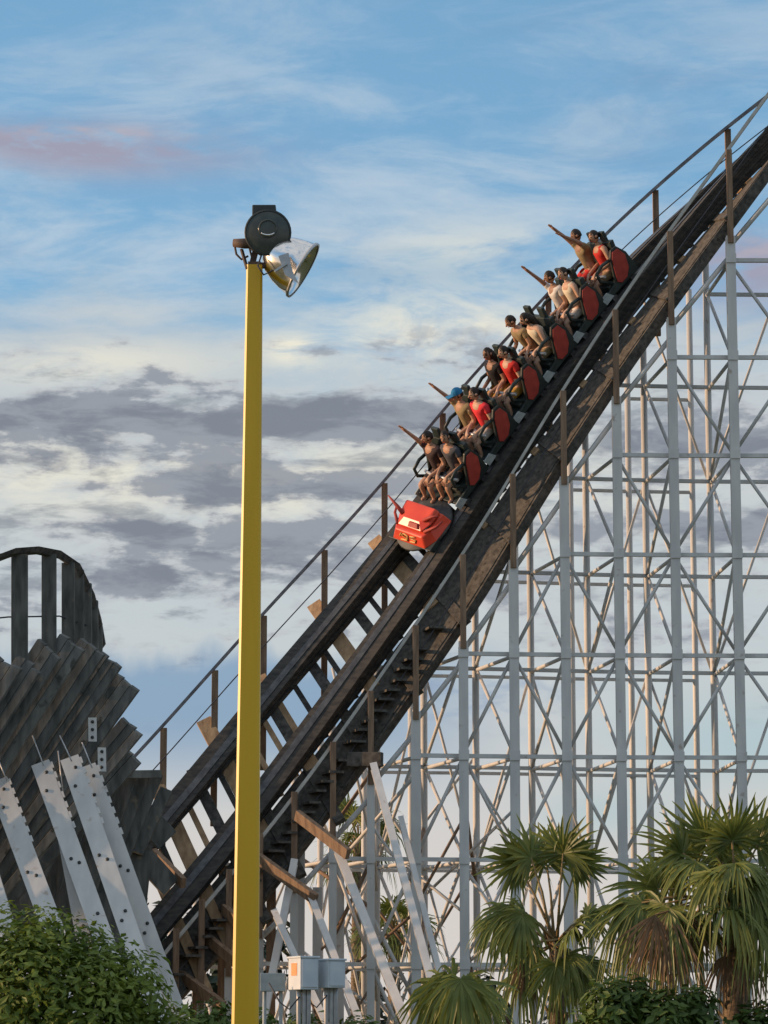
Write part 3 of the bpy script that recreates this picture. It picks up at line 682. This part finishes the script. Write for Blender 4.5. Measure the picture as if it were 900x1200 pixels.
# ------------------------------------------------------------------ vegetation
def fan(mb, hub, d, nrm, rad, seg=30, spread=150, droop=.35, mi=0, rg=rnd, w0=.024):
    """one fan leaf: pointed leaflets splayed from the hub, tips hanging"""
    d = V(d).normalized(); nrm = (V(nrm) - d * V(nrm).dot(d)).normalized(); s = d.cross(nrm)
    for k in range(seg):
        a = R(-spread + 2 * spread * (k + .5) / seg + rg.uniform(-2, 2)); ca = math.cos(a)
        dirv = d * math.cos(a) + s * math.sin(a)
        L = rad * (.72 + .28 * ca) * rg.uniform(.72, 1.12); dr = droop * rg.uniform(.3, 1.9) + (.5 if rg.random() < .12 else 0); dirv = (dirv + nrm * rg.uniform(-.10, .10)).normalized()
        wv = dirv.cross(nrm).normalized(); pts = []
        for t in (.0, .3, .62, .85, 1):
            p = V(hub) + dirv * L * t * (1 - .12 * dr * t) + nrm * .10 * rad * math.sin(t * 2.2) * ca - Z * dr * rad * t ** 2.6 * .9
            pts.append(p)
        ws = [w0 * .35, w0 * .95, w0 * .9, w0 * .5, .002]
        fold = nrm * w0 * .35
        vs = []
        for p, w in zip(pts, ws): vs += [p - wv * w + fold * w / w0, p, p + wv * w + fold * w / w0]
        fs = []
        for i in range(4): fs += [(3*i, 3*i+1, 3*i+4, 3*i+3), (3*i+1, 3*i+2, 3*i+5, 3*i+4)]
        mb.add(vs, fs, mi)
def palm(loc_px, trunk_top_px, D, tw, fronds, label, trunk_wob=0, dead=(), group=None, rand=0, rr=(.55, .85), name='palm_tree', petr=(.5, .9), seed=3, seg=36):
    rg = random.Random(seed)
    base = at(loc_px, 1240 + 1.7 * F / D, D); base.z = 0; top = at(*trunk_top_px, D)
    root = empty(name, base, label, 'palm tree', group)
    b = MB(); n = 14; pts = [base.lerp(top, i / n) + V((math.sin(i * .6) * trunk_wob, 0, 0)) for i in range(n + 1)]
    b.tube(pts, [tw * (1.15 - .25 * i / n) * rg.uniform(.93, 1.07) for i in range(n + 1)], 12)
    for i in range(int(40 * max(1, top.z / 3))):            # old leaf boots
        t = rg.uniform(.25, 1); a = rg.uniform(0, 6.28); c = base.lerp(top, t); o = V((math.cos(a), math.sin(a), 0))
        b.beam(c + o * tw * .8, c + o * tw * 1.45 + Z * .14, .05, .02, o, rg.choice((0, 0, 1)))
    b.build('trunk', [M['trunk'], M['stalk']], root)
    b = MB(); d_ = MB()
    for fdef in fronds:
        x, y, dpx, dpy, r_, dy, dr, mi = fdef                # hub pixel, in-picture direction, radius, depth offset, droop
        hub = at(x, y, D + dy); dv = V((dpx, rg.uniform(-.35, .1) + dy * .3, -dpy))
        nr = V((rg.uniform(-.6, .6), -1, rg.uniform(.1, .8)))
        b.tube([top + V((rg.uniform(-.05, .05), 0, rg.uniform(-.1, .05))), top.lerp(hub, .55) + Z * .05, hub], [.022, .015, .011], 6, 2)
        fan(b, hub, dv, nr, r_, seg, 140, dr, mi, rg)
    for k in range(rand):
        a = rg.uniform(0, 6.28); el = rg.uniform(-.5, 1.2); dv = V((math.cos(a) * math.cos(el), math.sin(a) * math.cos(el), math.sin(el)))
        hub = top + dv * rg.uniform(*petr) - Z * .12 * (1 - math.sin(el)); r_ = rg.uniform(*rr)
        b.tube([top, top.lerp(hub, .5) + Z * .06, hub], [.02, .014, .010], 6, 2)
        fan(b, hub, dv - Z * .15, Z + V((rg.uniform(-.4, .4), -.6, 0)), r_, seg, 135, .3 + .35 * (1 - el), rg.choice((0, 0, 0, 1)), rg)
    b.build('crown', [M['frond'], M['frond2'], M['stalk']], root, recalc=False)
    if dead:
        for (x, y, dpx, dpy, r_, dy) in dead:
            hub = at(x, y, D + dy); d_.tube([top, top.lerp(hub, .5) + Z * .03, hub], [.018, .012, .01], 6)
            fan(d_, hub, V((dpx, -.1, -dpy)), V((rg.uniform(-1, 1), -1, .2)), r_, 20, 55, .5, 0, rg, .014)
        d_.build('dead_fronds', M['dead'], root, recalc=False)
    return root
palm(655, (652, 1105), 38, .11, [
    (622, 1005, -.55, -.8, .62, .1, .12, 0), (660, 1000, .25, -1, .66, -.1, .10, 0), (640, 1008, -.1, -1, .60, .3, .1, 0), (606, 1012, -1, -.35, .55, .2, .2, 0), (676, 1012, .8, -.6, .5, .1, .15, 0),
    (596, 1066, -1, .15, .62, -.2, .5, 0), (612, 1072, -.8, .8, .6, -.4, .7, 0), (585, 1078, -.6, .5, .5, .2, .6, 1), (622, 1110, -.5, .9, .5, -.3, .7, 1),
    (664, 1122, .6, .6, .6, -.5, .7, 0), (650, 1130, .1, 1, .55, -.6, .6, 1), (680, 1128, 1, .4, .55, -.2, .6, 0), (690, 1075, .9, -.2, .35, .4, .4, 0)],
    'slender fan palm with upright twin fans in front of the steel frame', rand=5, rr=(.4, .6), petr=(.35, .7), dead=((617, 1125, -.1, 1, .45, -.3),), seed=4)
palm(866, (862, 1052), 36, .17, [
    (800, 1000, -.8, -.7, .75, 0, .15, 0), (828, 985, -.3, -1, .72, .1, .1, 0), (858, 985, .1, -1, .72, -.2, .1, 0), (888, 990, .6, -.8, .75, 0, .12, 0), (915, 1010, 1, -.4, .75, 0, .3, 0), (846, 1010, -.2, -1, .7, .4, .1, 1),
    (792, 1015, -1, -.2, .62, .3, .35, 1), (770, 1042, -1, -.45, .78, .1, .25, 0), (752, 1058, -.9, .5, .8, -.2, .8, 0), (738, 1058, -.7, .9, .62, -.1, .8, 1), (785, 1065, -.2, 1, .7, -.5, .7, 0), (775, 1060, -.5, 1, .75, -.3, .7, 0),
    (835, 1025, -.3, .6, .6, -.6, .6, 0), (880, 1030, .4, .5, .7, -.5, .6, 0), (898, 1065, .5, 1, .7, -.4, .7, 0), (885, 1075, .2, 1, .65, -.6, .6, 0), (910, 1075, .8, .8, .6, 0, .7, 1), (815, 1010, -.5, .4, .6, -.2, .5, 0), (862, 1012, 0, .3, .65, -.6, .5, 0)],
    'stout fan palm with shaggy trunk and brown hanging fronds, right edge', rand=14, rr=(.5, .75), petr=(.4, .8), dead=((782, 1068, -.1, 1, .85, -.5), (795, 1066, .2, 1, .8, -.3), (768, 1072, -.3, 1, .7, -.6), (872, 1115, .1, 1, .55, -.5), (850, 1120, -.2, 1, .45, -.4)), seed=9)
palm(535, (533, 1178), 33, .10, [
    (532, 1150, -.6, .35, .75, -.2, .9, 1), (545, 1150, .5, .5, .7, -.4, .9, 1), (525, 1152, -.9, .3, .62, 0, .9, 0), (540, 1148, .1, .6, .75, -.6, .8, 1), (560, 1155, .9, .3, .5, 0, .8, 0), (515, 1160, -1, .6, .5, .2, .9, 0)],
    'low fan palm with drooping yellow green fans left of the slender palm', seed=6)
palm(418, (420, 985), 74, .16, [], 'distant palm crown showing through the lower steel frame, upper of two', rand=26, rr=(.6, .9), seed=12, seg=20)
palm(462, (462, 1095), 72, .16, [], 'distant palm crown low behind the slanting white raker legs', rand=26, rr=(.6, .9), seed=13, seg=20)

def leaf_mass(mb, centres, count, size, rg, mi=(0,)):
    """leaves scattered through uneven clumps, denser towards the skin"""
    tot = sum(r_ ** 2 for _, r_ in centres)
    for c, r_ in centres:
        for k in range(int(count * r_ ** 2 / tot)):
            d = V((rg.gauss(0, 1), rg.gauss(0, 1), rg.gauss(0, 1))).normalized()
            q = r_ * (rg.random() ** .42) * (1 + .28 * noise.noise(d * 2.3 + V(c)) + .18 * noise.noise(d * 6 + V(c)))
            p = V(c) + d * q
            a = V((rg.gauss(0, 1), rg.gauss(0, 1), rg.gauss(0, .6))).normalized(); n_ = (d + V((rg.uniform(-.8, .8), rg.uniform(-.8, .8), .5))).normalized()
            b_ = a.cross(n_).normalized(); s = size * rg.uniform(.45, 1.45); a = n_.cross(b_)
            mb.add([p - a * s, p - b_ * s * .42 + n_ * s * .1, p + a * s, p + b_ * s * .42 + n_ * s * .1], [(0, 1, 2, 3)], rg.choice(mi))
def bush(name, D, cl, stems, count, size, m, label, cat, seed):
    rg = random.Random(seed)
    cs = [(at(x, y, D + dy), r_) for x, y, dy, r_ in cl]
    base = at(stems[0], 1240, D); base.z = 0
    root = empty(name, base, label, cat)
    b = MB(); leaf_mass(b, cs, count, size, rg); b.build('foliage', M[m], root, recalc=False)
    b = MB()
    for c, r_ in cs[::2]: b.tube([base + V((rg.uniform(-.15, .15), rg.uniform(-.15, .15), -.05)), base.lerp(c, .5) + V((rg.uniform(-.1, .1), 0, .1)), c], [.035, .022, .008], 6)
    b.build('stem', M['bark'], root)
bush('bush', 20, [(-60, 1135, 0, .46), (8, 1118, 0, .34), (52, 1104, -.1, .26), (92, 1116, .1, .24), (125, 1140, 0, .26), (150, 1160, 0, .30), (30, 1165, -.3, .42), (90, 1175, -.2, .40), (160, 1190, .1, .26), (0, 1230, -.1, .55), (120, 1250, 0, .5), (60, 1310, 0, .6), (205, 1225, .2, .25), (-40, 1320, 0, .6), (170, 1330, 0, .5)], [70], 26000, .033, 'leaf', 'rounded leafy green bush in the lower left corner before the white legs', 'bush', 3)
bush('hedge_shrub', 35, [(715, 1180, 0, .34), (745, 1172, .2, .3), (780, 1195, 0, .34), (815, 1185, .2, .3), (700, 1230, 0, .5), (760, 1245, 0, .5), (830, 1240, 0, .5), (890, 1215, .3, .42), (930, 1230, .2, .6), (735, 1320, 0, .7), (830, 1330, 0, .7), (910, 1330, 0, .7)], [780], 12000, .075, 'leafb', 'dark broad leaved shrub at the foot of the stout palm', 'shrub', 5)
bush('hedge_shrub', 47, [(215, 1205, 0, .35), (250, 1200, .2, .4), (305, 1215, 0, .45), (360, 1220, 0, .5), (420, 1225, .2, .5), (230, 1260, 0, .7), (330, 1270, 0, .8), (430, 1280, 0, .8), (500, 1260, 0, .7)], [330], 8000, .075, 'leafb', 'dark low shrub at the foot of the steel frame behind the yellow pole', 'shrub', 7)

# far tree belt behind the frame, one mass
b = MB(); rg = random.Random(21); cs = []
for k in range(70):
    x = -60 + k * 2.2 + rg.uniform(-1, 1); h = 3.8 + 1.8 * noise.noise(V((k * .22, 0, 3))) + rg.uniform(-.4, .6)
    if -18 < x < -4: h += .7
    if x > -3: h -= 1.0
    for j in range(3): cs.append((V((x + rg.uniform(-1, 1), 92 + rg.uniform(-3, 3), max(.8, h * (.3 + .33 * j)))), rg.uniform(1.0, 1.7)))
leaf_mass(b, cs, 60000, .25, rg)
tag(b.build('far_trees', M['far'], None, recalc=False), 'dark belt of distant trees behind the foot of the steel frame', 'trees', None, 'stuff')

# ground
b = MB(); b.add([(-3000, -200, 0), (3000, -200, 0), (3000, 5000, 0), (-3000, 5000, 0)], [(0, 1, 2, 3)])
g = b.build('ground', M['grass'], None, local=True); g['kind'] = 'structure'

# ------------------------------------------------------------------ sky and light
SUN_EL, SUN_AZ = R(10), R(-88)          # azimuth from +Y towards +X: the sun stands far to the left, a little beyond the scene
to_sun = V((math.sin(SUN_AZ) * math.cos(SUN_EL), math.cos(SUN_AZ) * math.cos(SUN_EL), math.sin(SUN_EL)))
sl = bpy.data.lights.new('sun', 'SUN'); so = bpy.data.objects.new('sun', sl); COL.objects.link(so)
sl.energy = 4.4; sl.angle = R(.6); sl.color = (1.0, .64, .38)
so.rotation_euler = to_sun.to_track_quat('Z', 'Y').to_euler(); so.location = (-40, 20, 40)

W = bpy.data.worlds.new('World'); SC.world = W; W.use_nodes = True
nt = W.node_tree; nt.nodes.clear(); Lk = nt.links.new
def nd(t, **kw):
    n = nt.nodes.new(t)
    for k, v in kw.items(): setattr(n, k, v)
    return n
def mth(op, a, b=None, c=None, clamp=False):
    n = nd('ShaderNodeMath', operation=op, use_clamp=clamp)
    for i, x in enumerate((a, b, c)):
        if x is None: continue
        if isinstance(x, (int, float)): n.inputs[i].default_value = x
        else: Lk(x, n.inputs[i])
    return n.outputs[0]
def smooth(x, a, b):
    n = nd('ShaderNodeMapRange', interpolation_type='SMOOTHSTEP'); Lk(x, n.inputs[0])
    n.inputs[1].default_value = a; n.inputs[2].default_value = b
    return n.outputs[0]
def mixc(fac, a, b):
    n = nd('ShaderNodeMix', data_type='RGBA')
    for i, x in ((0, fac), (6, a), (7, b)):
        if isinstance(x, (tuple, list)): n.inputs[i].default_value = x
        elif isinstance(x, (int, float)): n.inputs[i].default_value = x
        else: Lk(x, n.inputs[i])
    return n.outputs[2]
STR = .13
def lum(r, g, b):
    c = srgb(r, g, b); return (c[0] / STR, c[1] / STR, c[2] / STR, 1)
tc = nd('ShaderNodeTexCoord'); sep = nd('ShaderNodeSeparateXYZ'); Lk(tc.outputs['Generated'], sep.inputs[0])
u = mth('MULTIPLY', mth('ARCTAN2', sep.outputs[0], sep.outputs[1]), 3.5)
v = mth('MULTIPLY', mth('ARCSINE', sep.outputs[2]), 3.5)       # u, v: angles; one unit is 16.4 degrees
def vec(su, sv, ou=0.0, ov=0.0):
    c = nd('ShaderNodeCombineXYZ'); Lk(mth('MULTIPLY_ADD', u, su, ou), c.inputs[0]); Lk(mth('MULTIPLY_ADD', v, sv, ov), c.inputs[1]); return c.outputs[0]
def nz(su, sv, ou, ov, detail=6, rough=.55, dist=0.0):
    n = nd('ShaderNodeTexNoise'); n.inputs['Scale'].default_value = 1; n.inputs['Detail'].default_value = detail; n.inputs['Roughness'].default_value = rough; n.inputs['Distortion'].default_value = dist
    Lk(vec(su, sv, ou, ov), n.inputs['Vector']); return n.outputs['Fac']
def blob(cu, cv, ru, rv):
    """soft patch of cloud round one place in the sky"""
    a = mth('MULTIPLY', mth('SUBTRACT', u, cu), 1 / ru); b = mth('MULTIPLY', mth('SUBTRACT', v, cv), 1 / rv)
    d = mth('ADD', mth('MULTIPLY', a, a), mth('MULTIPLY', b, b))
    return mth('POWER', 2.718, mth('MULTIPLY', d, -1.0))
sky = nd('ShaderNodeTexSky', sky_type='NISHITA', sun_disc=False, sun_elevation=SUN_EL, sun_rotation=SUN_AZ)
sky.air_density = 1.0; sky.dust_density = .6; sky.ozone_density = 2.0
PXU = lambda x: (x - 450) / 1000.0
PYV = lambda y: (1240 - y) / 1000.0
gain = nd('ShaderNodeMix', data_type='RGBA', blend_type='MULTIPLY'); gain.inputs[0].default_value = 1
Lk(sky.outputs[0], gain.inputs[6]); gain.inputs[7].default_value = (1.35, 1.75, 1.95, 1)      # clearer evening air
col = mixc(.5, gain.outputs[2], lum(128, 172, 204))
# high thin veil, whiter towards the middle of the picture
veil = mth('MULTIPLY', smooth(nz(3.2, 11, 3.1, 1.7, 9, .62, .5), .40, .70), smooth(v, 1.55, .90))
col = mixc(mth('MULTIPLY', veil, .8), col, lum(190, 206, 220))
fine = mth('MULTIPLY', smooth(nz(9, 30, 6.1, 3.3, 8, .62, .6), .45, .75), smooth(v, 1.4, .9))
col = mixc(mth('MULTIPLY', fine, .30), col, lum(198, 212, 224))
dim = mth('MULTIPLY', smooth(nz(2.4, 9, 8.8, 5.2, 7, .6, .4), .50, .72), smooth(v, .62, .9))
col = mixc(mth('MULTIPLY', dim, .42), col, lum(120, 158, 194))
# pale layer under it
pale = mth('MULTIPLY', smooth(mth('ADD', v, mth('MULTIPLY', mth('SUBTRACT', nz(3, 9, 2.6, 7.7, 6, .6, .4), .5), .35)), .92, .76), .85)
col = mixc(pale, col, lum(202, 206, 206))
# bright cream breaks in the cloud
cr = mth('ADD', mth('ADD', blob(PXU(520), PYV(395), .16, .045), mth('MULTIPLY', blob(PXU(340), PYV(418), .035, .018), 1.0)), mth('MULTIPLY', blob(PXU(560), PYV(300), .16, .035), .55))
cr = mth('ADD', cr, mth('MULTIPLY', blob(PXU(150), PYV(565), .45, .05), .8)); cr = mth('ADD', cr, mth('MULTIPLY', blob(PXU(90), PYV(435), .16, .025), .7))
cr = mth('ADD', cr, mth('MULTIPLY', blob(PXU(560), PYV(600), .25, .05), .5))
crm = mth('MULTIPLY', cr, smooth(nz(7, 20, 7.3, 2.2, 8, .62, .5), .34, .60), clamp=True)
col = mixc(mth('MULTIPLY', crm, .9), col, lum(240, 235, 216))
# cream and pink glow low down
low = mth('MULTIPLY', smooth(v, .50, .12), .75); col = mixc(low, col, lum(220, 209, 202))
# pinkish clouds
pk = mth('ADD', mth('ADD', mth('MULTIPLY', blob(PXU(100), PYV(190), .17, .030), 1.1), blob(PXU(890), PYV(330), .10, .045)), mth('MULTIPLY', blob(PXU(20), PYV(178), .08, .014), .5))
col = mixc(mth('MULTIPLY', pk, smooth(nz(6, 20, 1.2, 9.1, 8, .6, .3), .28, .54), clamp=True), col, lum(160, 160, 180))
pk2 = mth('ADD', blob(PXU(95), PYV(170), .12, .008), mth('MULTIPLY', blob(PXU(895), PYV(310), .06, .02), .8))
col = mixc(mth('MULTIPLY', pk2, mth('MULTIPLY', smooth(nz(12, 40, 3.2, 5.1), .40, .62), .7)), col, lum(188, 174, 180))
# rows of grey stratus with lumpy, broken edges
n1 = nz(4.2, 17, 5.2, 4.4, 9, .60, .25)
n2 = nz(15, 30, 1.9, 6.6, 7, .6, .2)
nn = mth('ADD', mth('MULTIPLY', n1, .60), mth('MULTIPLY', n2, .40))
band = mth('ADD', mth('ADD', mth('MULTIPLY', blob(PXU(200), PYV(503), .30, .030), 1.0), mth('MULTIPLY', blob(PXU(470), PYV(488), .14, .020), .9)),
           mth('ADD', mth('MULTIPLY', blob(PXU(330), PYV(575), .22, .026), .82), mth('MULTIPLY', blob(PXU(190), PYV(678), .34, .030), .85)))
band = mth('ADD', band, mth('ADD', mth('MULTIPLY', blob(PXU(60), PYV(628), .30, .016), .7), mth('MULTIPLY', blob(PXU(10), PYV(548), .10, .014), .6)))
band = mth('ADD', band, mth('ADD', mth('MULTIPLY', blob(PXU(830), PYV(525), .16, .038), .8), mth('MULTIPLY', blob(PXU(880), PYV(630), .22, .032), .8)))
wide = mth('MULTIPLY', smooth(v, .50, .60), smooth(v, .82, .74))
thr = mth('ADD', mth('MULTIPLY', band, .27), mth('MULTIPLY', wide, .035))
sm_ = mth('ADD', mth('MULTIPLY_ADD', nn, 1.7, -.36), thr)
win = mth('MULTIPLY', smooth(v, .88, .79), smooth(v, .30, .52))
g0 = mth('MULTIPLY', smooth(sm_, .52, .66), win); col = mixc(mth('MULTIPLY', g0, .45), col, lum(172, 172, 180))
g1 = mth('MULTIPLY', smooth(sm_, .60, .70), win); col = mixc(mth('MULTIPLY', g1, .80), col, lum(141, 148, 159))
g2 = smooth(mth('ADD', mth('MULTIPLY', nz(7, 26, 2.2, 8.4, 8, .62, .3), 1.5), thr), .86, 1.12)
col = mixc(mth('MULTIPLY', mth('MULTIPLY', g2, win), .62), col, lum(113, 121, 135))
# blue bank low on the left, with a lumpy top
edge = mth('ADD', PYV(764), mth('ADD', mth('MULTIPLY', mth('SUBTRACT', nz(9, 3, 4.7, 1.1, 5, .5), .5), .10), mth('MULTIPLY', mth('SUBTRACT', nz(34, 16, 4.7, 1.1, 5, .5), .5), .030)))
bk = mth('MULTIPLY', smooth(mth('SUBTRACT', edge, v), -.010, .030), mth('MULTIPLY', smooth(v, .26, .40), smooth(u, .20, -.05)))
col = mixc(mth('MULTIPLY', bk, .85), col, lum(128, 160, 190))
bk2 = mth('MULTIPLY', smooth(nz(8, 18, 3.7, 3.1, 7, .6, .3), .48, .62), blob(PXU(560), PYV(810), .12, .05)); col = mixc(mth('MULTIPLY', bk2, .7), col, lum(140, 160, 188))
tl = mth('MULTIPLY', mth('ADD', blob(PXU(880), PYV(880), .16, .05), mth('MULTIPLY', blob(PXU(700), PYV(960), .08, .03), .8)), .6); col = mixc(tl, col, lum(160, 194, 203))
# unseen sky added for fill light: warm glow round the sun, bright cloud overhead
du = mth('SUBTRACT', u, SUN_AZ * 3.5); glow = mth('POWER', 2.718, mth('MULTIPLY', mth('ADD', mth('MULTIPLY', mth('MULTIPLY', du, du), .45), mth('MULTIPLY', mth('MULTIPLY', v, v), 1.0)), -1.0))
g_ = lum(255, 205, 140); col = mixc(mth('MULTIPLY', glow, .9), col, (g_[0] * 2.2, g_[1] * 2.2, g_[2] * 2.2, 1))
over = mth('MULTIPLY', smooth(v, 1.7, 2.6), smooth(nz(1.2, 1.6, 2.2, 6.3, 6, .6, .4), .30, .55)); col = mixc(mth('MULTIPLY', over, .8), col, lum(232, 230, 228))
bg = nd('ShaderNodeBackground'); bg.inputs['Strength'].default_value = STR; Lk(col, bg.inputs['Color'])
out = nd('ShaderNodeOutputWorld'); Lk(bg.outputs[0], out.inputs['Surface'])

SC.view_settings.view_transform = 'Standard'; SC.view_settings.look = 'None'; SC.view_settings.exposure = 0; SC.view_settings.gamma = 1; SC.view_settings.use_curve_mapping = False
SC.render.engine = 'CYCLES'; SC.cycles.max_bounces = 6; SC.cycles.use_denoising = True
